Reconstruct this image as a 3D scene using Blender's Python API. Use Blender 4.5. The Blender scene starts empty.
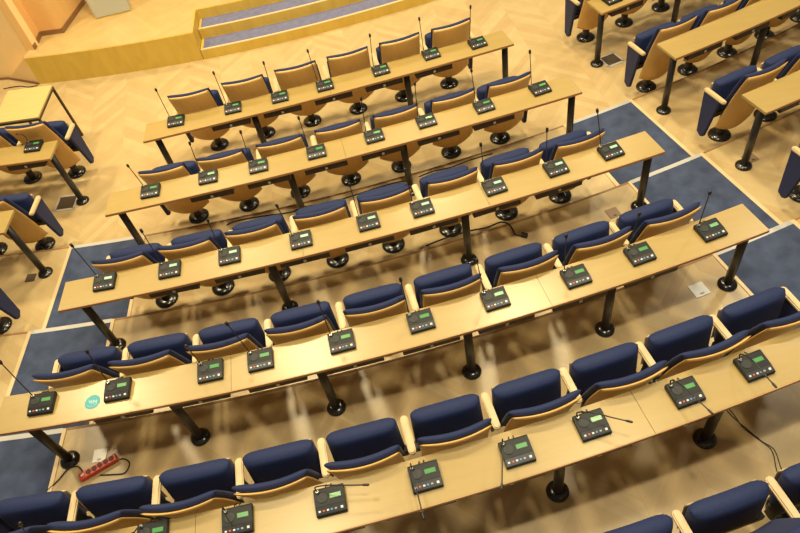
D={'R': [17.2914, 18.4649, 19.5973, 20.7178, 21.8124, 22.8974],
 'c': [-1.3502, 23.1813],
 'cam': [685.7442, 0.87266, -0.21481, 4.93373],
 'chair_angles': {1: [-0.0238, 0.0098, 0.043, 0.0763, 0.1099, 0.1438],
                  2: [-0.0342, -0.0042, 0.0274, 0.0589, 0.0898, 0.1215, 0.1521],
                  3: [-0.0437, -0.0161, 0.0117, 0.0418, 0.0699, 0.1003, 0.1303, 0.1585],
                  4: [-0.0518, -0.0263, 0.0001, 0.0274, 0.0551, 0.0817, 0.11, 0.1376, 0.1638],
                  5: [-0.0573, -0.0327, -0.0087, 0.0159, 0.0411, 0.0665, 0.0915, 0.1152, 0.1427, 0.1679]},
 'chairs': {1: [-0.02388, 0.03348, 6], 2: [-0.03473, 0.03116, 7], 3: [-0.04514, 0.02907, 8], 4: [-0.05326, 0.02714, 9], 5: [-0.05833, 0.02501, 10]},
 'h': 0.1232,
 'mics': [(1, -0.172, -0.0348, -0.08, 0.098, 0.343), (1, -0.192, 0.0005, -0.099, 0.22, 0.312), (1, -0.198, 0.0296, -0.066, 0.175, 0.323),
          (1, -0.206, 0.0578, -0.078, 0.221, 0.305), (1, -0.217, 0.0933, -0.022, 0.175, 0.319), (1, -0.244, 0.1263, -0.026, 0.213, 0.308),
          (1, -0.188, 0.1557, 0.019, 0.198, 0.314), (2, -0.184, -0.0399, -0.062, -0.003, 0.338), (2, -0.217, -0.0105, -0.049, 0.093, 0.343),
          (2, -0.216, 0.0153, -0.055, 0.1, 0.342), (2, -0.218, 0.0452, -0.068, 0.103, 0.342), (2, -0.232, 0.0754, -0.032, 0.151, 0.329),
          (2, -0.239, 0.103, -0.026, 0.149, 0.329), (2, -0.206, 0.1335, -0.056, 0.124, 0.338), (2, -0.199, 0.1642, -0.037, 0.141, 0.333),
          (3, -0.185, -0.0499, -0.129, 0.138, 0.329), (3, -0.187, -0.0226, -0.105, 0.154, 0.328), (3, -0.196, 0.0024, -0.055, 0.086, 0.344),
          (3, -0.19, 0.0323, -0.092, 0.084, 0.343), (3, -0.2, 0.0608, -0.066, 0.109, 0.341), (3, -0.192, 0.0837, -0.065, 0.114, 0.34),
          (3, -0.193, 0.1152, -0.036, 0.174, 0.322), (3, -0.182, 0.1424, -0.039, 0.104, 0.341), (3, -0.164, 0.167, -0.06, 0.159, 0.329),
          (4, -0.183, -0.0592, -0.17, 0.186, 0.298), (4, -0.187, -0.0335, -0.063, 0.106, 0.342), (4, -0.188, -0.0023, -0.04, -0.002, 0.337),
          (4, -0.187, 0.0145, -0.115, 0.101, 0.339), (4, -0.176, 0.0418, -0.069, 0.108, 0.341), (4, -0.172, 0.0686, -0.064, 0.123, 0.339),
          (4, -0.176, 0.0944, -0.079, 0.096, 0.343), (4, -0.153, 0.1225, -0.044, 0.097, 0.342), (4, -0.16, 0.1459, -0.008, 0.075, 0.339),
          (4, -0.146, 0.1721, -0.046, 0.057, 0.344), (5, -0.184, -0.0429, 0.02, 0.067, 0.332), (5, -0.188, -0.0146, 0.018, -0.084, 0.293),
          (5, -0.17, 0.0078, 0.045, -0.12, 0.255), (5, -0.158, 0.0321, 0.211, -0.007, 0.131), (5, -0.152, 0.0572, -0.063, -0.232, 0.107),
          (5, -0.143, 0.0817, -0.157, -0.204, 0.15), (5, -0.162, 0.1027, 0.138, -0.108, 0.182), (5, -0.167, 0.1293, -0.014, -0.203, 0.176),
          (5, -0.174, 0.1498, -0.077, -0.2, 0.191)],
 'off': {1: [5.3785, -0.8816, -0.0152],
         2: [4.5657, -0.5322, -0.0373],
         3: [3.1265, -0.3424, -0.0198],
         4: [0.0113, 0.1122, -0.0044],
         5: [-0.1987, 0.0213]},
 'offrange': {1: [-0.0543, 0.175], 2: [-0.0619, 0.1815], 3: [-0.0678, 0.1859], 4: [-0.0717, 0.1886], 5: [0.0308, 0.1583]},
 'poles': {1: [-0.0485, 0.0113, 0.1081, 0.172, 0.1727],
           2: [-0.0579, 0.0291, 0.0887, 0.1802],
           3: [-0.0619, 0.0172, 0.1009, 0.1841],
           4: [-0.0684, -0.019, 0.0319, 0.0833, 0.1357, 0.1869],
           5: [0.0939, 0.1419]}}
WORLD = .17; EXPO = -.44
NEAR = (1.0,.90,.69); FAR = (1.0,.83,.50)
LAMPS = [(.9,1.45,7.6,255,.28,NEAR),(-3.2,1.8,7.6,90,.5,NEAR),(4.8,2.0,7.6,140,.5,NEAR),(-1.9,7.0,7.6,405,.8,FAR),(1.9,6.8,7.6,385,.8,FAR),(-5.6,7.2,7.6,400,.8,FAR),(6.6,6.5,7.6,230,.8,NEAR),(-3.4,11,7.6,240,.8,FAR),(1.0,11,7.6,270,.8,FAR),(5,11,7.6,120,.8,FAR),(-2.0,3.4,7.6,225,1.2,FAR),(2.4,3.4,7.6,205,1.2,FAR)]

import bpy, bmesh, math, random
from mathutils import Vector, Matrix
random.seed(4)
COL = bpy.context.scene.collection
XC, YC = D['c']; RR = D['R']; H = D['h']; HD = 0.74; DEPTH = 0.29
def pol(r, a, z=0.0): return Vector((XC + r*math.sin(a), YC - r*math.cos(a), z))
def tier(k): return H*k
def off(k, a):
    c = D['off'].get(k)
    if not c: return 0.0
    lo, hi = D['offrange'][k]; a = min(max(a, lo-.015), hi+.015)
    r = 0.0
    for x in c: r = r*a + x
    return r
# ------------------------------------------------------------ materials
def new_mat(name):
    m = bpy.data.materials.new(name); m.use_nodes = True
    nt = m.node_tree; return m, nt, nt.nodes['Principled BSDF']
def simple(name, col, rough=.5, metal=0.0, spec=.5, noise=0.0, nscale=40, coat=0.0, emit=None, es=0.0, sheen=0.0):
    m, nt, b = new_mat(name)
    b.inputs['Base Color'].default_value = (*col, 1); b.inputs['Roughness'].default_value = rough
    b.inputs['Metallic'].default_value = metal; b.inputs['Specular IOR Level'].default_value = spec
    b.inputs['Coat Weight'].default_value = coat
    b.inputs['Sheen Weight'].default_value = sheen
    if emit: b.inputs['Emission Color'].default_value = (*emit, 1); b.inputs['Emission Strength'].default_value = es
    if noise:
        tc = nt.nodes.new('ShaderNodeTexCoord'); n = nt.nodes.new('ShaderNodeTexNoise'); n.inputs['Scale'].default_value = nscale
        n.inputs['Detail'].default_value = 4
        r = nt.nodes.new('ShaderNodeValToRGB')
        r.color_ramp.elements[0].position = .3; r.color_ramp.elements[1].position = .7
        r.color_ramp.elements[0].color = (*[c*(1-noise) for c in col], 1); r.color_ramp.elements[1].color = (*[min(1, c*(1+noise)) for c in col], 1)
        nt.links.new(tc.outputs['Object'], n.inputs['Vector']); nt.links.new(n.outputs['Fac'], r.inputs['Fac']); nt.links.new(r.outputs['Color'], b.inputs['Base Color'])
    return m
def wood(name, c1, c2, rough=.35, scale=(1.5, 14, 14), coat=0.0, rot=0.0):
    m, nt, b = new_mat(name)
    tc = nt.nodes.new('ShaderNodeTexCoord'); mp = nt.nodes.new('ShaderNodeMapping'); mp.inputs['Scale'].default_value = scale
    mp.inputs['Rotation'].default_value = (0, 0, rot)
    n = nt.nodes.new('ShaderNodeTexNoise'); n.inputs['Scale'].default_value = 2.5; n.inputs['Detail'].default_value = 6; n.inputs['Distortion'].default_value = .6
    r = nt.nodes.new('ShaderNodeValToRGB'); r.color_ramp.elements[0].position = .32; r.color_ramp.elements[1].position = .68
    r.color_ramp.elements[0].color = (*c1, 1); r.color_ramp.elements[1].color = (*c2, 1)
    L = nt.links.new
    L(tc.outputs['Object'], mp.inputs['Vector']); L(mp.outputs['Vector'], n.inputs['Vector']); L(n.outputs['Fac'], r.inputs['Fac']); L(r.outputs['Color'], b.inputs['Base Color'])
    b.inputs['Roughness'].default_value = rough; b.inputs['Coat Weight'].default_value = coat; b.inputs['Coat Roughness'].default_value = .25
    return m
def parquet(name, ca, cb, rough=.3, stripe=.42, board=.11, rot=-.06):
    # chevron parquet: boards run at 45 degrees in alternating stripes
    m, nt, b = new_mat(name); N = nt.nodes.new; L = nt.links.new
    def math_(op, x, y=None):
        n = N('ShaderNodeMath'); n.operation = op
        for i, v in enumerate((x, y)):
            if v is None: continue
            if isinstance(v, (int, float)): n.inputs[i].default_value = v
            else: L(v, n.inputs[i])
        return n.outputs[0]
    tc = N('ShaderNodeTexCoord'); mp = N('ShaderNodeMapping'); mp.inputs['Rotation'].default_value = (0, 0, rot)
    L(tc.outputs['Object'], mp.inputs['Vector']); sp = N('ShaderNodeSeparateXYZ'); L(mp.outputs['Vector'], sp.inputs[0])
    x, y = sp.outputs[0], sp.outputs[1]
    pp = math_('PINGPONG', x, stripe); v = math_('ADD', y, pp)
    row = math_('FLOOR', math_('DIVIDE', v, board)); colm = math_('FLOOR', math_('DIVIDE', x, stripe))
    cx = N('ShaderNodeCombineXYZ'); L(row, cx.inputs[0]); L(colm, cx.inputs[1])
    wn = N('ShaderNodeTexWhiteNoise'); wn.noise_dimensions = '2D'; L(cx.outputs[0], wn.inputs['Vector'])
    rp = N('ShaderNodeValToRGB'); rp.color_ramp.elements[0].color = (*ca, 1); rp.color_ramp.elements[1].color = (*cb, 1)
    L(wn.outputs['Value'], rp.inputs['Fac'])
    fr = math_('FRACT', math_('DIVIDE', v, board)); edge = math_('LESS_THAN', fr, .03)
    fx = math_('FRACT', math_('DIVIDE', x, stripe)); edge2 = math_('LESS_THAN', fx, .008)
    e = math_('MAXIMUM', edge, edge2)
    nz = N('ShaderNodeTexNoise'); nz.inputs['Scale'].default_value = 6; nz.inputs['Detail'].default_value = 6; L(mp.outputs['Vector'], nz.inputs['Vector'])
    mx = N('ShaderNodeMix'); mx.data_type = 'RGBA'; mx.blend_type = 'MULTIPLY'; mx.inputs['Factor'].default_value = .25
    L(rp.outputs['Color'], mx.inputs['A']); L(nz.outputs['Fac'], mx.inputs['B'])
    m2 = N('ShaderNodeMix'); m2.data_type = 'RGBA'; L(math_('MULTIPLY', e, .25), m2.inputs['Factor']); L(mx.outputs['Result'], m2.inputs['A'])
    m2.inputs['B'].default_value = (ca[0]*.55, ca[1]*.5, ca[2]*.4, 1)
    L(m2.outputs['Result'], b.inputs['Base Color'])
    b.inputs['Roughness'].default_value = rough
    return m
M = {}
M['floor'] = parquet('parquet', (.530,.375,.175), (.600,.455,.230), rough=.30)
M['stagefloor'] = parquet('stage_parquet', (.60,.42,.17), (.64,.455,.195), stripe=.6, rot=.2)
M['stagewood'] = wood('stage_wood', (.60,.40,.065), (.68,.47,.085), .4, (3, 3, 1))
M['desk'] = wood('desk_beech', (.350,.242,.075), (.374,.260,.083), .36, (1.2, 10, 4), coat=.5)
M['edge'] = wood('desk_edge_shade', (.36,.18,.06), (.44,.24,.09), .45)  # darker, redder beech: shade of the upright desk edge put into the colour
M['shell'] = wood('chair_shell_beech', (.66,.385,.105), (.71,.43,.13), .40, (9, 2, 1.5))
M['arm'] = wood('armrest_maple', (.54,.40,.21), (.58,.44,.24), .4, (8, 2, 2))
M['fabric'] = simple('blue_upholstery', (.0135,.0230,.080), .7, noise=.15, nscale=120, spec=.25, sheen=.04)
M['panel'] = simple('blue_side_panel', (.030,.036,.092), .7, noise=.1, nscale=120, spec=.3)
M['black'] = simple('black_lacquer', (.012,.011,.011), .22, spec=.6)
M['pole'] = simple('black_metal', (.022,.020,.018), .38, spec=.5)
M['tray'] = simple('dark_tray', (.035,.024,.018), .5)
M['beam'] = simple('grey_beam', (.22,.17,.11), .5)
M['plastic'] = simple('charcoal_plastic', (.009,.011,.0105), .48, spec=.3)
M['plasticd'] = simple('black_plastic', (.012,.012,.013), .4)
M['lcd'] = simple('green_display', (.06,.24,.07), .25, emit=(.08,.50,.12), es=.15)
M['lcdp'] = simple('display_pale_reflection', (.34,.50,.40), .2, emit=(.3,.55,.42), es=.15)  # whitish reflection on the green display, painted as colour and glow
M['grille'] = simple('grille', (.018,.020,.020), .6)
M['bw'] = simple('button_white', (.75,.75,.72), .4)
M['br'] = simple('button_red', (.55,.10,.06), .4)
M['bb'] = simple('button_blue', (.10,.28,.55), .4)
M['bg'] = simple('button_grey', (.35,.37,.36), .4)
M['chrome'] = simple('chrome', (.42,.40,.37), .3, 1.0)
M['carpet'] = simple('blue_carpet', (.054,.070,.125), .95, noise=.22, nscale=7, spec=.1)
M['treadc'] = simple('tread_carpet', (.155,.160,.265), .95, noise=.12, nscale=14, spec=.1)
M['border'] = simple('pale_border', (.66,.50,.28), .4)
M['nosing'] = simple('aluminium_nosing', (.47,.46,.44), .45, .2)
M['trim'] = simple('brown_trim', (.30,.16,.06), .5)
M['base'] = simple('brown_baseboard', (.26,.13,.05), .5)
M['wall'] = simple('beige_wall', (.93,.66,.31), .6, noise=.03, nscale=3)
M['wallp'] = wood('panelled_wall', (.78,.47,.17), (.82,.51,.20), .5, (2, 2, .6))
M['grey'] = simple('pale_grey_paint', (.52,.52,.44), .5)
M['table'] = wood('table_top', (.50,.39,.15), (.54,.42,.17), .4, (2, 8, 2))
M['tframe'] = simple('brown_frame', (.045,.028,.015), .4)
M['steel'] = simple('brushed_steel', (.60,.58,.53), .4, .3)
M['plate'] = simple('grey_plate', (.60,.60,.58), .4, .3)
M['brownplate'] = simple('brown_plate', (.26,.17,.10), .5)
M['darkplate'] = simple('dark_plate', (.10,.075,.05), .45, .3)
M['red'] = simple('red_plastic', (.58,.055,.02), .35)
M['sock'] = simple('socket_dark', (.10,.012,.008), .5)
M['teal'] = simple('teal_paper', (.06,.34,.38), .5)
M['paper'] = simple('pale_print', (.55,.72,.68), .5)
M['cable'] = simple('black_cable', (.015,.012,.010), .5)
# ------------------------------------------------------------ geometry helpers
def obj(name, bm, mat, parent=None, smooth=False, loc=None, rotz=None):
    bmesh.ops.recalc_face_normals(bm, faces=bm.faces)
    me = bpy.data.meshes.new(name); bm.to_mesh(me); bm.free()
    if smooth:
        for p in me.polygons: p.use_smooth = True
    me.materials.append(M[mat] if isinstance(mat, str) else mat)
    o = bpy.data.objects.new(name, me); COL.objects.link(o)
    if parent: o.parent = parent
    if loc is not None: o.location = loc
    if rotz is not None: o.rotation_euler = (0, 0, rotz)
    return o
def tag(o, label, cat, group=None):
    o['label'] = label; o['category'] = cat
    if group: o['group'] = group
    return o
def thing(name, label, cat, loc=(0,0,0), rotz=0.0, group=None):
    o = bpy.data.objects.new(name, None); COL.objects.link(o); o.location = loc; o.rotation_euler = (0,0,rotz)
    o.empty_display_size = .1
    return tag(o, label, cat, group)
def struct(name, bm, mat, smooth=False):
    o = obj(name, bm, mat, None, smooth); o['kind'] = 'structure'; return o
def add_box(bm, c, s, rz=0.0, bev=0.0, rx=0.0):
    r = bmesh.ops.create_cube(bm, size=1.0); vs = r['verts']
    bmesh.ops.scale(bm, vec=s, verts=vs)
    if bev:
        es = list({e for v in vs for e in v.link_edges})
        g = bmesh.ops.bevel(bm, geom=es, offset=bev, segments=2, affect='EDGES', profile=.5)
        vs = list({v for f in g['faces'] for v in f.verts} | {v for v in vs if v.is_valid})
    if rx: bmesh.ops.rotate(bm, cent=(0,0,0), matrix=Matrix.Rotation(rx, 3, 'X'), verts=vs)
    if rz: bmesh.ops.rotate(bm, cent=(0,0,0), matrix=Matrix.Rotation(rz, 3, 'Z'), verts=vs)
    bmesh.ops.translate(bm, vec=c, verts=vs)
def box(c, s, rz=0.0, bev=0.0, rx=0.0):
    bm = bmesh.new(); add_box(bm, c, s, rz, bev, rx); return bm
def add_lathe(bm, prof, c=(0,0,0), n=24):
    rings = []
    for r, z in prof:
        if r < 1e-6: rings.append([bm.verts.new((c[0], c[1], c[2]+z))])
        else: rings.append([bm.verts.new((c[0]+r*math.cos(2*math.pi*i/n), c[1]+r*math.sin(2*math.pi*i/n), c[2]+z)) for i in range(n)])
    for A, B in zip(rings, rings[1:]):
        for i in range(n):
            j = (i+1) % n
            q = [A[i % len(A)], A[j % len(A)], B[j % len(B)], B[i % len(B)]]
            u = []
            for v in q:
                if v not in u: u.append(v)
            if len(u) > 2: bm.faces.new(u)
    for R_ in (rings[0], rings[-1]):
        if len(R_) > 1: bm.faces.new(R_)
def lathe(prof, c=(0,0,0), n=24):
    bm = bmesh.new(); add_lathe(bm, prof, c, n); return bm
def smooth_path(pts, n=6):
    P = [Vector(p) for p in pts]
    if len(P) < 3: return P
    out = []
    for i in range(len(P)-1):
        p0 = P[max(i-1,0)]; p1 = P[i]; p2 = P[i+1]; p3 = P[min(i+2,len(P)-1)]
        for k in range(n):
            t = k/n
            out.append(.5*((2*p1)+(p2-p0)*t+(2*p0-5*p1+4*p2-p3)*t*t+(3*p1-p0-3*p2+p3)*t**3))
    out.append(P[-1]); return out
def add_tube(bm, pts, r, n=8, rs=None):
    prev = None; rings = []
    for i, p in enumerate(pts):
        t = (pts[min(i+1,len(pts)-1)] - pts[max(i-1,0)]).normalized()
        if prev is None:
            a = Vector((0,0,1)) if abs(t.z) < .9 else Vector((1,0,0)); x = t.cross(a).normalized()
        else: x = (prev - t*prev.dot(t)).normalized()
        prev = x; y = t.cross(x); rad = rs[i] if rs else r
        rings.append([bm.verts.new(p + (x*math.cos(2*math.pi*k/n)+y*math.sin(2*math.pi*k/n))*rad) for k in range(n)])
    for A, B in zip(rings, rings[1:]):
        for k in range(n): bm.faces.new((A[k], A[(k+1)%n], B[(k+1)%n], B[k]))
    bm.faces.new(rings[0]); bm.faces.new(rings[-1])
def tube(pts, r, n=8, sm=6, rs=None):
    bm = bmesh.new(); add_tube(bm, smooth_path(pts, sm), r, n, rs); return bm
def add_sector(bm, r0, r1, a0, a1, z0, z1, n=24):
    # r0, r1 may be functions of the angle
    f0 = r0 if callable(r0) else (lambda a: r0); f1 = r1 if callable(r1) else (lambda a: r1)
    V = []
    for i in range(n+1):
        a = a0 + (a1-a0)*i/n
        V.append([bm.verts.new(pol(r, a, z)) for r, z in ((f0(a),z0),(f1(a),z0),(f1(a),z1),(f0(a),z1))])
    for A, B in zip(V, V[1:]):
        for k in range(4): bm.faces.new((A[k], A[(k+1)%4], B[(k+1)%4], B[k]))
    bm.faces.new(V[0]); bm.faces.new(V[-1])
def sector(*a, **k):
    bm = bmesh.new(); add_sector(bm, *a, **k); return bm
def pillow(prof, half, t, curve, nu=14, pw=6, zc=0.0, zb=0.0):
    """padded slab: prof = centre line [(y, z)], half = half width (function of v), rounded edges, curved across"""
    prof = smooth_path([(0, y, z) for y, z in prof], 5); m = len(prof)
    bm = bmesh.new(); G = {}
    L = [0]
    for a, b in zip(prof, prof[1:]): L.append(L[-1] + (b-a).length)
    for s in (1, -1):
        for j, p in enumerate(prof):
            v = L[j]/L[-1]; tn = (prof[min(j+1,m-1)] - prof[max(j-1,0)]).normalized(); nrm = Vector((0, tn.z, -tn.y))
            hw = half(v) if callable(half) else half
            for i in range(nu+1):
                uu = math.sin((2*i/nu-1)*math.pi/2); w = math.sin((2*v-1)*math.pi/2) if False else 2*v-1
                th = t/2*math.sqrt(max(0,(1-abs(uu)**pw)*(1-abs(w)**(pw*1.6))))
                q = Vector((uu*hw, 0, 0)) + p + Vector((0, curve*uu*uu, zc*(1-uu*uu)*v + zb*(1-uu*uu)*(1-v)**2)) + nrm*(s*th)
                G[s,i,j] = bm.verts.new(q)
        for j in range(m-1):
            for i in range(nu):
                bm.faces.new((G[s,i,j], G[s,i+1,j], G[s,i+1,j+1], G[s,i,j+1]))
    bmesh.ops.remove_doubles(bm, verts=bm.verts, dist=1e-5)
    return bm
def prism(poly, axis, c0, c1, bev=0.0):
    """extrude a 2-D polygon along x ('x': poly in yz) or z ('z': poly in xy)"""
    bm = bmesh.new()
    mk = (lambda p, c: (c, p[0], p[1])) if axis == 'x' else (lambda p, c: (p[0], p[1], c))
    A = [bm.verts.new(mk(p, c0)) for p in poly]; B = [bm.verts.new(mk(p, c1)) for p in poly]
    n = len(poly); bm.faces.new(A); bm.faces.new(B)
    for i in range(n): bm.faces.new((A[i], A[(i+1)%n], B[(i+1)%n], B[i]))
    if bev: bmesh.ops.bevel(bm, geom=list(bm.edges), offset=bev, segments=2, affect='EDGES')
    return bm
def dup(root, loc, rotz, name=None):
    r = root.copy(); COL.objects.link(r); r.location = loc; r.rotation_euler = (0,0,rotz)
    for ch in list(root.children):
        c = ch.copy(); COL.objects.link(c); c.parent = r
        for g in list(ch.children):
            d = g.copy(); COL.objects.link(d); d.parent = c
    return r
ORD = ['leftmost','second','third','fourth','fifth','sixth','seventh','eighth','ninth','tenth','eleventh']
# ------------------------------------------------------------ floor, tiers, aisles
EDGE = [RR[k]-.418 for k in range(1, 6)]          # radius of each step edge
bounds = [8.0] + EDGE + [24.6]
AMIN, AMAX = -.42, .60
bm = bmesh.new()
for k in range(6):
    add_sector(bm, bounds[k], bounds[k+1], AMIN, AMAX, -.3, tier(k), 60)
struct('floor', bm, 'floor')
RAT = {1:(.1858,.1878,.2293,.2312), 2:(.1880,.1893,.2282,.2301), 3:(.1908,.1922,.2280,.2299), 4:(.1930,.1950,.2280,.2299)}
LAT = {1:(-.1069,-.1050,-.0638,-.0622), 2:(-.1085,-.1066,-.0675,-.0659), 3:(-.1110,-.1091,-.0742,-.0727), 4:(-.1130,-.1111,-.0805,-.0785)}
n_t = 1
for k in range(1, 5):
    bm = bmesh.new()
    for a0, a1 in ((AMIN, LAT[k][0]), (LAT[k][3], RAT[k][0]), (RAT[k][3], AMAX)):
        add_sector(bm, EDGE[k-1]-.004, EDGE[k-1]+.016, a0, a1, tier(k)-.05, tier(k)+.0025, 30)
    struct('trim_%d' % n_t, bm, 'trim'); n_t += 1
names = ['lowest', 'second', 'third', 'topmost']
for side, TT in (('right', RAT), ('left', LAT)):
    for k in range(1, 5):
        b0, c0, c1, b1 = TT[k]
        z = tier(k); r0, r1 = EDGE[k-1], EDGE[k]-.004
        o = thing('aisle_carpet', '%s blue carpet strip on the steps of the %s aisle' % (['lowest','second lowest','second highest','highest'][k-1], side), 'carpet', pol(r0, c0, z), 0, 'carpets on the aisle steps')
        def ch(name, bm, mat):
            c = obj(name, bm, mat, o); bmv = Vector(o.location)
            for v in c.data.vertices: v.co -= bmv
            return c
        ch('carpet_pile', sector(r0+.036, r1, c0, c1, z+.0003, z+.007, 10), 'carpet')
        bm = bmesh.new(); add_sector(bm, r0, r1, b0, c0, z+.0003, z+.008, 8); ch('border_strip', bm, 'border')
        bm = bmesh.new(); add_sector(bm, r0, r1, c1, b1, z+.0003, z+.008, 8); ch('border_strip', bm, 'border')
        ch('nosing', sector(r0-.006, r0+.036, c0, c1, z+.0003, z+.0085, 10), 'nosing')
# ------------------------------------------------------------ stage
PZ = .405; RS = 14.79; A0S = -.1985; ASTEP = -.0425
def rs(a): return RS
bm = bmesh.new()
add_sector(bm, 9.5, 14.22, A0S, .42, 0, PZ, 40)
add_sector(bm, 14.22, RS, A0S, ASTEP, 0, PZ, 20)
struct('trim_5', bm, 'stagewood').name = 'floor_platform'
st = bpy.data.objects['floor_platform']
bm = bmesh.new()
add_sector(bm, 9.5, 14.205, A0S, .42, PZ, PZ+.004, 40)
add_sector(bm, 14.205, RS-.012, A0S, ASTEP-.001, PZ, PZ+.004, 20)
struct('floor_platform_top', bm, 'stagefloor')
steps = thing('platform_steps', 'wide wooden steps with grey-blue carpeted treads leading up to the platform', 'steps', pol(RS, ASTEP, 0))
def sch(par, name, bm, mat):
    c = obj(name, bm, mat, par); w = Vector(par.location)
    for v in c.data.vertices: v.co -= w
    return c
for i, (r1, r0, z) in enumerate(((RS, 14.50, PZ/3), (14.50, 14.222, PZ*2/3))):
    s = sch(steps, 'step', sector(14.222, r1, ASTEP+.0005, .42, (0 if i == 0 else PZ/3+.0005), z, 40), 'stagewood')
    for nm, b, mt in (('tread_carpet', sector(r0+.012, r1-.035, ASTEP+.003, .42, z+.0003, z+.006, 40), 'treadc'),
                  ('tread_edging', sector(r1-.034, r1-.001, ASTEP+.0006, .42, z+.0003, z+.007, 40), 'border')):
        c = obj(nm, b, mt, s)
        for v in c.data.vertices: v.co -= Vector(steps.location)
# wedge beside the platform, wall panels
A = Vector((-4.141, 8.817, PZ)); Bp = Vector((-4.111, 9.18, PZ)); Cp = Vector((-3.796, 9.131, PZ)); Dp = Vector((-3.631, 9.735, PZ)); E = Vector((-4.767, 8.989, 0))
C0 = pol(RS, A0S, 0); C1 = pol(RS, A0S, PZ)
bm = bmesh.new()
vs = [bm.verts.new(p) for p in (C0, E, Vector((A.x, A.y, 0)), C1, A)]
for f in ((0,1,2), (3,4,1), (0,3,1), (0,2,4,3), (1,4,2)): bm.faces.new([vs[i] for i in f])
tag(obj('side_ramp', bm, 'wall'), 'small beige wedge against the left end of the platform', 'ramp')
def wall_run(name, pts, z0, z1, th, mat):
    bm = bmesh.new()
    for p, q in zip(pts, pts[1:]):
        d = (q-p); d.z = 0; d.normalize(); n = Vector((-d.y, d.x, 0))
        vv = [bm.verts.new(Vector((w.x, w.y, z))+n*o_) for z in (z0, z1) for w, o_ in ((p,0),(q,0),(q,th),(p,th))]
        for f in ((0,1,2,3),(4,5,6,7),(0,1,5,4),(1,2,6,5),(2,3,7,6),(3,0,4,7)): bm.faces.new([vv[i] for i in f])
    return struct(name, bm, mat)
W0 = E + (E-A)*2.5; W0.z = 0
A1 = A + Vector((0.0, .03, 0))
far = Dp + (Dp-Cp)*1.2; far2 = far + (Bp-Cp)*-2.0; far3 = far2 + (Dp-Cp)*3
wall_run('wall_left', [W0, A1], 0, 5.5, .12, 'wall')
wall_run('wall_panelled', [A1, Bp, Cp, Dp, far, far2, far3], PZ, 5.5, .1, 'wallp')
wall_run('baseboard_left', [p + (Vector((.012,-.012,0))) for p in (A1, Bp, Cp, Dp, far, far2)], PZ+.004, PZ+.07, .014, 'base')
wall_run('baseboard_ramp', [E + Vector((-.7,.16,0)), E+Vector((0,-.012,0)), C0+Vector((-.01,-.012,0))], 0, .035, .012, 'base')
# grey block on the platform
pb = thing('pedestal_block', 'pale grey pedestal block standing on the wooden platform', 'pedestal', (-3.1, 9.3, PZ+.004))
bl = Vector((-3.358, 9.292, 0)); br = Vector((-2.86, 9.31, 0)); bl2 = bl + (Vector((-3.621, 9.872, 0))-bl)*.35 ; br2 = br + (bl2-bl)*1.0 + Vector((.06,0,0))
w = Vector((-3.1, 9.3, 0))
pp = [(p-w).to_2d() for p in (bl, br, br2, bl2)]
obj('body', prism(pp, 'z', .012, .9, .01), 'grey', pb)
ctr = sum((Vector((p.x, p.y)) for p in pp), Vector((0,0)))/4
obj('plinth', prism([(p-ctr)*1.03+ctr for p in pp], 'z', 0, .012), 'stagewood', pb)
obj('top_panel', prism([(p-ctr)*1.06+ctr for p in pp], 'z', 1.0, 1.03, .004), 'stagewood', pb)
# ------------------------------------------------------------ chair
BACKP = [(-.140,.235), (-.165,.42), (-.200,.65), (-.245,.90)]
def make_chair():
    t = thing('auditorium_chair', 'x', 'chair')
    sh = [(-.150,.275), (-.196,.48), (-.262,.71), (-.345,.945)]
    obj('back_shell', pillow(sh, lambda v: .218-.004*v, .020, .035, 16, 16, zb=-.075), 'shell', t, True)
    cu = [(y+d_, z+.004) for y, z, d_ in ((-.208,.52,.044), (-.244,.65,.038), (-.291,.800,.035), (-.345,.947,.033))]
    obj('backrest_cushion', pillow(cu, lambda v: .226-.004*v, .050, .035, 16, 9), 'fabric', t, True)
    se = [(-.026,.40), (-.020,.50), (-.010,.62), (-.004,.712)]
    obj('seat_cushion', pillow(se, lambda v: .234-.010*v, .115, .012, 16, 8, .020), 'fabric', t, True)
    s2 = [(y+.054, z-.050) for y, z in se]
    obj('seat_shell', pillow(s2, .214, .012, .012, 16, 14, .020), 'arm', t, True)
    obj('pedestal_column', lathe([(.044,.022), (.040,.05), (.038,.37), (.0,.37)], n=20), 'pole', t, True)
    obj('base_flange', lathe([(.108,.0), (.108,.012), (.098,.024), (.06,.034), (.044,.036), (0,.036)], n=32), 'black', t, True)
    obj('crossbar', box((0,-.040,.375), (.50,.06,.05), bev=.008), 'pole', t)
    return t
def arm_parts(t, s, panel):
    x = s*.266
    poly = []
    for i in range(9):
        an = math.pi*i/8; poly.append((x+.026*math.cos(an), .038+.026*math.sin(an)))
    for i in range(9):
        an = math.pi+math.pi*i/8; poly.append((x+.024*math.cos(an), -.180+.024*math.sin(an)))
    obj('armrest', prism(poly, 'z', .612, .642, .008), 'arm', t, False)
    if panel: obj('side_panel', prism([(.058,.611),(-.150,.611),(-.060,.150),(-.020,.130),(.035,.165)], 'x', x-.017, x+.017, .006), 'panel', t)
    else: obj('arm_bracket', prism([(-.06,.611),(-.12,.611),(-.085,.36),(-.03,.36)], 'x', x-.010, x+.010, .003), 'pole', t)
base = make_chair()
proto = dup(base, (0,0,0), 0); arm_parts(proto, -1, False)
proto_first = dup(base, (0,0,0), 0); arm_parts(proto_first, -1, True)
proto_end = dup(proto, (0,0,0), 0); arm_parts(proto_end, 1, True)
proto_r = dup(base, (0,0,0), 0); arm_parts(proto_r, 1, False)
proto_rfirst = dup(base, (0,0,0), 0); arm_parts(proto_rfirst, 1, True)
used = set()
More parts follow.
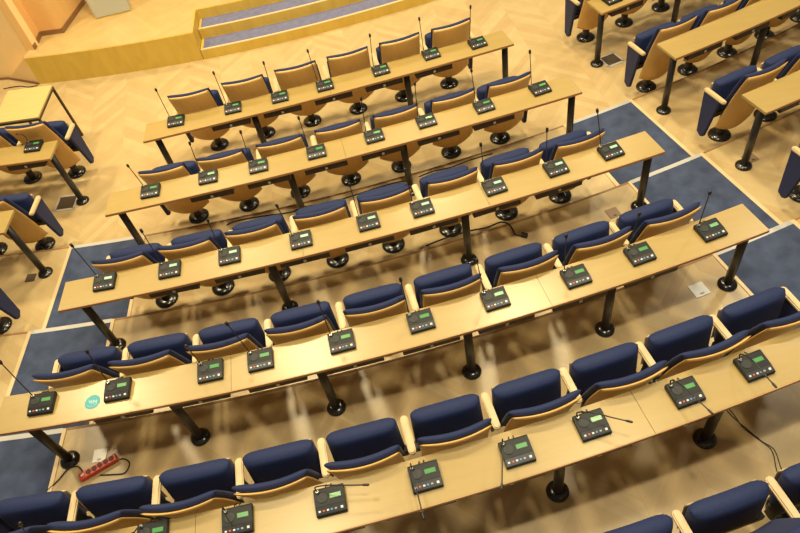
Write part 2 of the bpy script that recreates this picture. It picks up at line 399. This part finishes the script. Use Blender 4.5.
def place_chair(p, r, a, z, label, group):
    global proto
    o = dup(p, pol(r, a, z), a + random.uniform(-.006,.006))
    o['label'] = label; o['group'] = group
    o.name = 'auditorium_chair'
    return o
DESK = {1:'the long desk nearest the stage', 2:'the second long desk from stage', 3:'the third long desk from stage', 4:'the fourth long desk from stage', 5:'the long desk nearest the viewer'}
DR = {1: .008, 2: -.02, 3: -.005, 4: .0, 5: .02}
for k in range(1, 6):
    aa = D['chair_angles'][k]; n = len(aa); a0, da, _ = D['chairs'][k]
    if k == 5: aa = [-.0572,-.0325,-.0078,.0167,.0416,.0676,.0931,.1182,.1431,.1683]; a0, da = -.0576, .02512
    for i in range(n):
        w_ = .4; a = w_*aa[i] + (1-w_)*(a0+da*i)
        r = RR[k-1] - .65 + off(k, a) + DR[k]
        nm = 'leftmost' if i == 0 else ('rightmost' if i == n-1 else ORD[i]+' from left')
        place_chair(proto_end if i == n-1 else proto_first if i == 0 else proto, r, a, tier(max(k-2,0) if k > 1 else 0), 'navy tip-up chair, %s in front of %s' % (nm, DESK[k]), 'tip-up chairs of the centre block')
for i, a in enumerate((.1003, .1249, .1495)):
    place_chair(proto, RR[5]-.65, a, tier(4), 'navy tip-up chair, %s of the cut-off row at bottom right' % ['leftmost','middle one','rightmost'][i], 'tip-up chairs of the centre block')
side_rows = {1: (5, 'front'), 2: (5, 'second'), 3: (3, 'third'), 4: (1, '')}
for k, (n, nm) in side_rows.items():
    for i in range(n):
        a = (.2512 if k < 4 else .2480) + {1:.0325,2:.0304,3:.0290,4:.028}[k]*i
        r = RR[k-1]-(.64 if k < 4 else .68) + .012*i
        if k == 4: lab = 'navy tip-up chair cut by the right edge, alone beside the right aisle'
        else: lab = 'navy tip-up chair, %s of the %s row in the right block' % ('first on the aisle' if i == 0 else ORD[i]+' from the aisle', nm)
        place_chair(proto_first if i == 0 else proto, r, a, tier(max(k-2,0)), lab, 'tip-up chairs of the right block')
for k, n, nm in ((1, 3, 'front'), (2, 2, 'second'), (3, 1, '')):
    for i in range(n):
        a = (-.1262 if k == 1 else -.1287 if k == 2 else -.1300) - {1:.0325,2:.0304,3:.029}[k]*i
        r = RR[k-1]-(.568 if k == 1 else .62)
        if k == 3: lab = 'navy tip-up chair cut by the left edge, alone beside the left aisle'
        else: lab = 'navy tip-up chair, %s of the %s row in the left block' % ('first on the aisle' if i == 0 else ORD[i]+' from the aisle', nm)
        place_chair(proto_rfirst if i == 0 else proto_r, r, a, tier(max(k-2,0)), lab, 'tip-up chairs of the left block')
for p in (base, proto, proto_first, proto_end, proto_r, proto_rfirst):
    for c in list(p.children): bpy.data.objects.remove(c)
    bpy.data.objects.remove(p)
# ------------------------------------------------------------ desks
def desk(k, a0, a1, poles, seams, trays, label, cat='desk', end_beam=True):
    z = tier(k-1); zt = z+HD
    fn = lambda a: RR[k-1]+off(k, a); ff = lambda a: fn(a)-DEPTH
    am = (a0+a1)/2
    t = thing('conference_desk', label, cat, pol(RR[k-1]-.13, am, z), 0, 'long curved conference desks')
    W = Vector(t.location)
    def ch(name, bm, mat, par=None, sm=False):
        c = obj(name, bm, mat, par or t, sm)
        for v in c.data.vertices: v.co -= W
        return c
    cuts = [a0] + sorted(seams) + [a1]
    for p, q in zip(cuts, cuts[1:]):
        g = .00006
        ch('desktop', sector(ff, lambda a: fn(a)-.006, p+(g if p != a0 else 0), q-(g if q != a1 else 0), zt-.024, zt, 16), 'desk')
    ch('edge_shade_strip', sector(lambda a: fn(a)-.0058, fn, a0, a1, zt-.024, zt-.0006, 48), 'edge')  # front edge strip, coloured as if shaded
    ch('support_beam', sector(lambda a: fn(a)-.20, lambda a: fn(a)-.165, a0+.004, a1-.004, zt-.075, zt-.0245, 40), 'beam')
    for a in poles:
        p = pol(fn(a)-.13, a, z)
        b = bmesh.new(); add_lathe(b, [(.033,.03), (.033, HD-.03), (0, HD-.03)], p, 20)
        l = ch('leg', b, 'pole', None, True)
        b = bmesh.new(); add_lathe(b, [(.074,.0), (.074,.010), (.068,.020), (.05,.030), (.035,.036), (0,.036)], p, 28)
        ch('foot_flange', b, 'black', l, True)
        b = bmesh.new(); add_box(b, p+Vector((0,0,HD-.027)), (.09,.20,.006), a); ch('mounting_plate', b, 'pole', l)
    for a in trays:
        p = pol(fn(a)-.080, a, zt-.066)
        b = bmesh.new(); add_box(b, p, (.40,.11,.082), a, .004); s = ch('under_tray', b, 'tray')
        b = bmesh.new(); add_box(b, p+pol(fn(a)-.022, a, 0)-pol(fn(a)-.080, a, 0)+Vector((0,0,-.01)), (.024,.008,.024), a, .003); ch('latch', b, 'steel', s)
    return t
mic_by = {k: [m for m in D['mics'] if m[0] == k] for k in range(1, 6)}
ends = {1: (-.0541, .1751), 2: (-.0620, .1817), 3: (-.0679, .1865), 4: (-.0745, .1893), 5: (-.0800, .1925)}
seams = {1: [.0600], 2: [.0589], 3: [.0324, .110], 4: [.0043, .1108], 5: [-.0037, .1168]}
poles = {k: list(v) for k, v in D['poles'].items()}
poles[1] = [-.0485, .0113, .1081, .1724]; poles[5] = [-.0640, -.0120, .0939, .1419, .1855]
DL = {1: 'long curved beech desk nearest the stage, with seven microphone units', 2: 'second long curved beech desk from the stage, carrying eight microphone units',
      3: 'third long curved beech desk from the stage, carrying nine microphone units', 4: 'fourth long curved beech desk, with a round teal sticker on top',
      5: 'long curved beech desk nearest the viewer, its microphones bent over'}
for k in range(1, 6):
    ms = mic_by[k]; n = len(ms)
    aa = [m[2] for m in ms]; da = (aa[-1]-aa[0])/(n-1)
    desk(k, *ends[k], poles[k], seams[k], [aa[0]+da*i+.0006 for i in range(1, n-1)], DL[k])
for k, lab in ((1, 'front desk of the right block, at the top edge beside the aisle'), (2, 'second desk of the right block, running out at upper right'), (3, 'third desk of the right block, cut by the right edge')):
    a0 = .2348
    desk(k, a0, .46, [.2400, .3010, .3620, .42], [.33], [a0+.020+.0305*i for i in range(6)], 'beech '+lab)
for k, lab in ((1, 'front desk of the left block, with one microphone unit'), (2, 'second desk of the left block, cut by the left edge')):
    a1 = -.1105 if k == 1 else -.1130
    desk(k, -.30, a1, [-.1140 if k == 1 else -.1160, -.175, -.235, -.29], [-.2], [a1-.018-.0305*i for i in range(5)], 'beech '+lab)
US = .90
# ------------------------------------------------------------ microphone units
def make_unit():
    t = thing('microphone_unit', 'x', 'microphone', group='microphone units on the desks')
    b = prism([(-.085,.004),(.08,.004),(.085,.012),(.085,.040),(.075,.046),(-.030,.038),(-.080,.024),(-.085,.020)], 'x', -.096, .096, .0025)
    obj('housing', b, 'plastic', t)
    b = bmesh.new()
    for x in (-.07,.07):
        for y in (-.06,.06): add_lathe(b, [(.010,0),(.010,.0045)], (x,y,0), 10)
    obj('rubber_feet', b, 'plasticd', t)
    sl = -math.atan2(.014,.050)
    bt = obj('button_panel', box((0,-.056,.0316), (.182,.044,.002), rx=.27), 'plasticd', t)
    for i, (x, m) in enumerate(((-.072,'bw'),(-.046,'br'),(-.020,'bw'),(.004,'bb'),(.030,'bg'),(.068,'bw'))):
        obj('button', box((x,-.058,.0325), (.014 if i < 5 else .016,.011 if i < 5 else .015,.005), rx=.27, bev=.0015), m, bt)
    obj('display', box((.038,.022,.0430), (.068,.027,.002), rx=.076), 'lcd', t)
    obj('display_bezel', box((.038,.022,.0422), (.075,.034,.002), rx=.076), 'plasticd', t)
    obj('speaker_grille', lathe([(.033,0),(.033,.0025),(.029,.0035),(0,.003)], (-.046,.022,.0408), 24), 'grille', t)
    obj('neck_socket', lathe([(.013,0),(.013,.010),(.009,.014),(0,.014)], (-.068,.062,.043), 14), 'chrome', t)
    b = bmesh.new()
    for dx in (-.018, .012):
        add_tube(b, smooth_path([(dx,.083,.028),(dx,.098,.026),(dx+.003,.108,.012),(dx+.004,.116,.006)], 4), .0035, 6)
    obj('rear_cable', b, 'plastic', t)
    return t
unit = make_unit()
def neck(t, tip, bent, name=True):
    b0 = Vector((-.068,.062,.052)); tip = Vector(tip)/US; d = tip-b0
    if bent:
        pts = [b0, b0+Vector((0,.010,.05)), b0+d*.30+Vector((0,.0,.075)), b0+d*.7+Vector((0,0,.03)), tip]
    else:
        pts = [b0, b0+d*.35+Vector((0,0,.012)), b0+d*.7+Vector((0,0,.008)), tip]
    pts = smooth_path(pts, 5)
    bm = bmesh.new(); add_tube(bm, pts, .0042, 8); g = obj('gooseneck', bm, 'plasticd', t, True)
    dr = (pts[-1]-pts[-2]).normalized(); e = pts[-1]
    bm = bmesh.new(); q = [e-dr*.012, e-dr*.006, e, e+dr*.022, e+dr*.030, e+dr*.034]
    hs = .62 if bent else 1.0; add_tube(bm, q, .01, 10, [v*hs for v in (.006,.010,.0125,.0125,.010,.004)]); obj('microphone_head', bm, 'plasticd', g, True)
def place_unit(k, r, a, tip, label, bent=False):
    o = dup(unit, pol(r, a, tier(k-1)+HD), a); o.scale = (US, US, US)
    o.name = 'microphone_unit'; o['label'] = label; o['group'] = 'microphone units on the desks'
    if k == 3 or (k == 2 and r < 0): 
        for c in o.children:
            if c.name.split('.')[0] == 'display': c.material_slots[0].link = 'OBJECT'; c.material_slots[0].material = M['lcdp']  # swap in the display with the painted reflection
    neck(o, tip, bent); return o
MD = {1:'the long desk nearest the stage', 2:'the second long desk from stage', 3:'the third long desk from stage', 4:'the fourth long desk from stage', 5:'the desk nearest the viewer'}
for k in range(1, 6):
    ms = sorted(mic_by[k], key=lambda m: m[2]); n = len(ms)
    for i, m in enumerate(ms):
        nm = 'leftmost' if i == 0 else ('rightmost' if i == n-1 else ORD[i]+' from left')
        place_unit(k, RR[k-1]+m[1], m[2], m[3:6], 'black gooseneck microphone unit, %s on %s' % (nm, MD[k]), k == 5 and i > 1)
o = place_unit(1, 17.14, -.1243, (-.12,.070,.14), 'black gooseneck microphone unit on the front desk of the left block', True)
o = place_unit(1, 17.15, .2476, (-.03,.11,.32), 'black gooseneck microphone unit on the right block desk at the top edge')
for c in list(unit.children):
    for g in list(c.children): bpy.data.objects.remove(g)
    bpy.data.objects.remove(c)
bpy.data.objects.remove(unit)
# ------------------------------------------------------------ side table
tb = thing('side_table', 'small square pale-topped table on thin dark legs near the platform', 'table', pol(RR[0]-.97, -.1490, 0), 0)
TW = [pol(RR[0]-1.272, -.1330), pol(RR[0]-.68, -.1318), pol(RR[0]-.668, -.1640), pol(RR[0]-1.27, -.1668)]
W = Vector(tb.location)
q = [(p-W).to_2d() for p in TW]; ct = sum(q, Vector((0,0)))/4
obj('table_top', prism(q, 'z', .722, .742), 'table', tb)
obj('table_frame', prism([(p-ct)*1.012+ct for p in q], 'z', .695, .7215), 'tframe', tb)
for p in q:
    e = (p-ct)*.965+ct
    obj('leg', box((e.x, e.y, .348), (.024,.024,.694), -.15), 'tframe', tb)
# ------------------------------------------------------------ floor fittings
def plate(name, r, a, k, s, mat, label, cat, rz=0.0, frame=None, group=None):
    t = thing(name, label, cat, pol(r, a, tier(k)), a+rz, group)
    if frame:
        b = bmesh.new()
        for x, y, sx, sy in ((0,s/2,s+.03,.025),(0,-s/2,s+.03,.025),(s/2,0,.025,s),(-s/2,0,.025,s)): add_box(b, (x,y,.004), (sx,sy,.008))
        obj('frame', b, frame, t)
    obj('cover', box((0,0,.0035), (s,s,.007 if frame else .006), bev=.001), mat, t)
    obj('lift_tab', box((0,-s*.32,.0085), (s*.25,.012,.003)), 'bg' if mat == 'plate' else 'darkplate', t)
    return t
plate('floor_outlet', 20.579, -.0570, 3, .105, 'plate', 'square pale grey floor plate beside the red power strip', 'floor plate')
plate('floor_outlet', 20.559, .1763, 3, .125, 'plate', 'square pale grey floor plate near the right end of the fourth desk', 'floor plate')
plate('floor_outlet', 19.454, .1718, 2, .11, 'brownplate', 'square brown floor plate behind the right end of the third desk', 'floor plate')
plate('floor_outlet', 19.454, .246, 2, .11, 'brownplate', 'square brown floor plate beside a desk leg in the right block', 'floor plate')
plate('floor_outlet', 18.407, -.1238, 1, .10, 'darkplate', 'small dark floor plate at the foot of a left block desk leg', 'floor plate')
plate('floor_box', 17.198, .2502, 0, .20, 'darkplate', 'steel framed dark floor box by the front desk of the right block', 'floor box', 0, 'steel')
plate('floor_box', 17.228, -.125, 0, .22, 'darkplate', 'steel framed dark floor box by the front desk of the left block', 'floor box', 0, 'steel')
# power strip
p0 = pol(20.747, -.0619, tier(3)); p1 = pol(20.631, -.0502, tier(3)); dv = p1-p0
ps = thing('power_strip', 'red power strip with five sockets lying on the parquet', 'power strip', (p0+p1)/2, math.atan2(dv.y, dv.x))
Lp = dv.length+.02
obj('body', box((0,0,.022), (Lp,.058,.044), bev=.006), 'red', ps)
for i in range(5):
    x = -Lp/2+.075+i*(Lp-.11)/4
    s = obj('socket', lathe([(.020,0),(.020,.003),(.017,.0035),(.016,.001),(0,.001)], (x,0,.0435), 20), 'sock', ps)
    b = bmesh.new()
    for dy in (-.008,.008): add_lathe(b, [(.003,0),(.003,.0015)], (x,dy,.0445), 8)
    obj('pin_holes', b, 'cable', s)
obj('switch', box((-Lp/2+.028,0,.046), (.022,.018,.008), bev=.002), 'bw', ps)
def cable(label, pts, r=.006, name='floor_cable', plug=None):
    P_ = [pol(a_[0], a_[1], z_ + r + .0008) for a_, z_ in pts]
    t = thing(name, label, 'cable', P_[0])
    W = Vector(t.location)
    obj('cord', tube([p-W for p in P_], r, 8, 6), 'cable', t, True)
    if plug is not None:
        d = (P_[-1]-P_[-2]).normalized(); e = P_[-1]-W + d*.02
        obj('plug', box((e.x, e.y, .02-r), (.06,.038,.038), math.atan2(d.y,d.x), .006), 'cable', t)
T = tier
cable('black cable with a square plug on the floor ahead of the fourth desk', [((19.15,.0846),T(2)),((19.125,.0956),T(2)),((19.129,.108),T(2)),((19.148,.1152),T(2)),((19.137,.1225),T(2)),((19.20,.1256),T(2)),((19.325,.1258),T(2)),((19.366,.1283),T(2))], .007, 'floor_cable', True)
cable('black cable lying along the step ahead of the third desk at left', [((18.13,-.0150),T(1)),((18.10,-.0073),T(1)),((18.12,.008),T(1)),((18.15,.022),T(1)),((18.12,.029),T(1)),((18.14,.040),T(1)),((18.14,.0526),T(1)),((18.12,.0673),T(1)),((18.11,.082),T(1)),((18.14,.092),T(1))], .007)
cable('small looped black cable on the step between the second and third desks', [((18.13,.0425),T(1)),((18.19,.0400),T(1)),((18.24,.0430),T(1)),((18.24,.0480),T(1)),((18.19,.0510),T(1)),((18.15,.0500),T(1))], .006)
cable('thin black cable on the step under the right half of the second desk', [((18.12,.0960),T(1)),((18.10,.1040),T(1)),((18.12,.115),T(1)),((18.10,.128),T(1)),((18.11,.140),T(1))], .006)
cable('black cable running out from the left end of the red power strip', [((20.80,-.0745),T(3)),((20.73,-.0712),T(3)),((20.655,-.0685),T(3)),((20.64,-.0650),T(3)),((20.69,-.0625),T(3)),((20.72,-.0630),T(3))], .005)
cable('black cable looping from the right end of the red power strip', [((20.74,-.0555),T(3)),((20.755,-.0500),T(3)),((20.755,-.0462),T(3)),((20.69,-.0450),T(3)),((20.645,-.0470),T(3)),((20.640,-.0490),T(3))], .005)
cable('thin dark double cable on the parquet at far right bottom', [((21.50,.1540),T(4)),((21.60,.1543),T(4)),((21.70,.1543),T(4)),((21.81,.1561),T(4)),((21.90,.1572),T(4)),((22.02,.1547),T(4)),((22.15,.1530),T(4))], .0028)
cable('thin dark cable crossing its twin on the parquet at far right bottom', [((21.50,.1530),T(4)),((21.60,.1535),T(4)),((21.72,.1550),T(4)),((21.82,.1565),T(4)),((21.90,.1580),T(4)),((22.02,.1562),T(4)),((22.15,.1550),T(4))], .0028)
cable('black cable on the floor near the stage wall corner', [((14.83,-.2340),0),((14.80,-.2200),0),((14.84,-.2080),0),((14.82,-.2000),0)], .006)
# sticker
sk = thing('round_sticker', 'round teal paper sticker with pale squiggles on the fourth desk', 'sticker', pol(20.578, -.0421, T(3)+HD), -.1)
obj('disc', lathe([(.053,.0004),(.053,.0014),(0,.0014)], n=32), 'teal', sk)
b = bmesh.new()
for k in range(3):
    add_tube(b, smooth_path([(-.028+.022*k,.018-.004*k,.0016),(-.018+.02*k,-.006,.0016),(-.012+.02*k,.012,.0016),(-.004+.018*k,-.020,.0016)], 5), .0016, 6)
add_tube(b, smooth_path([(-.03,-.024,.0016),(-.01,-.034,.0016),(.012,-.034,.0016),(.03,-.022,.0016)], 5), .0012, 6)
obj('pale_print', b, 'paper', sk)
# ------------------------------------------------------------ light
def lamp(name, x, y, z, e, size, col, tgt=None):
    l = bpy.data.lights.new(name, 'AREA'); l.shape = 'DISK'; l.size = size; l.energy = e; l.color = col
    o = bpy.data.objects.new(name, l); COL.objects.link(o); o.location = (x,y,z)
    if tgt:
        o.rotation_euler = (Vector(tgt)-Vector((x,y,z))).to_track_quat('-Z','Y').to_euler()
    return o
for _x,_y,_z,_e,_s,_c in LAMPS: lamp("ceiling_lamp",_x,_y,_z,_e,_s,_c)
world = bpy.data.worlds.new('World'); bpy.context.scene.world = world; world.use_nodes = True
bg = world.node_tree.nodes['Background']; bg.inputs['Color'].default_value = (1.0,.92,.80,1); bg.inputs['Strength'].default_value = WORLD
# ------------------------------------------------------------ camera
f, pit, rol, hc = D['cam']
cam = bpy.data.cameras.new('camera'); co = bpy.data.objects.new('camera', cam); COL.objects.link(co)
cam.sensor_fit = 'HORIZONTAL'; cam.sensor_width = 36; cam.lens = f*36/800; cam.clip_start = .05; cam.clip_end = 100
F = Vector((0, math.cos(pit), -math.sin(pit))); U = Vector((0, math.sin(pit), math.cos(pit))); Rv = Vector((1,0,0))
c_, s_ = math.cos(rol), math.sin(rol)
R2 = c_*Rv + s_*U; U2 = -s_*Rv + c_*U
mw = Matrix((R2, U2, -F)).transposed().to_4x4(); mw.translation = (0,0,hc); co.matrix_world = mw
sc = bpy.context.scene; sc.camera = co
sc.view_settings.view_transform = 'Standard'; sc.view_settings.look = 'None'; sc.view_settings.gamma = 1; sc.view_settings.use_curve_mapping = False
sc.view_settings.exposure = EXPO
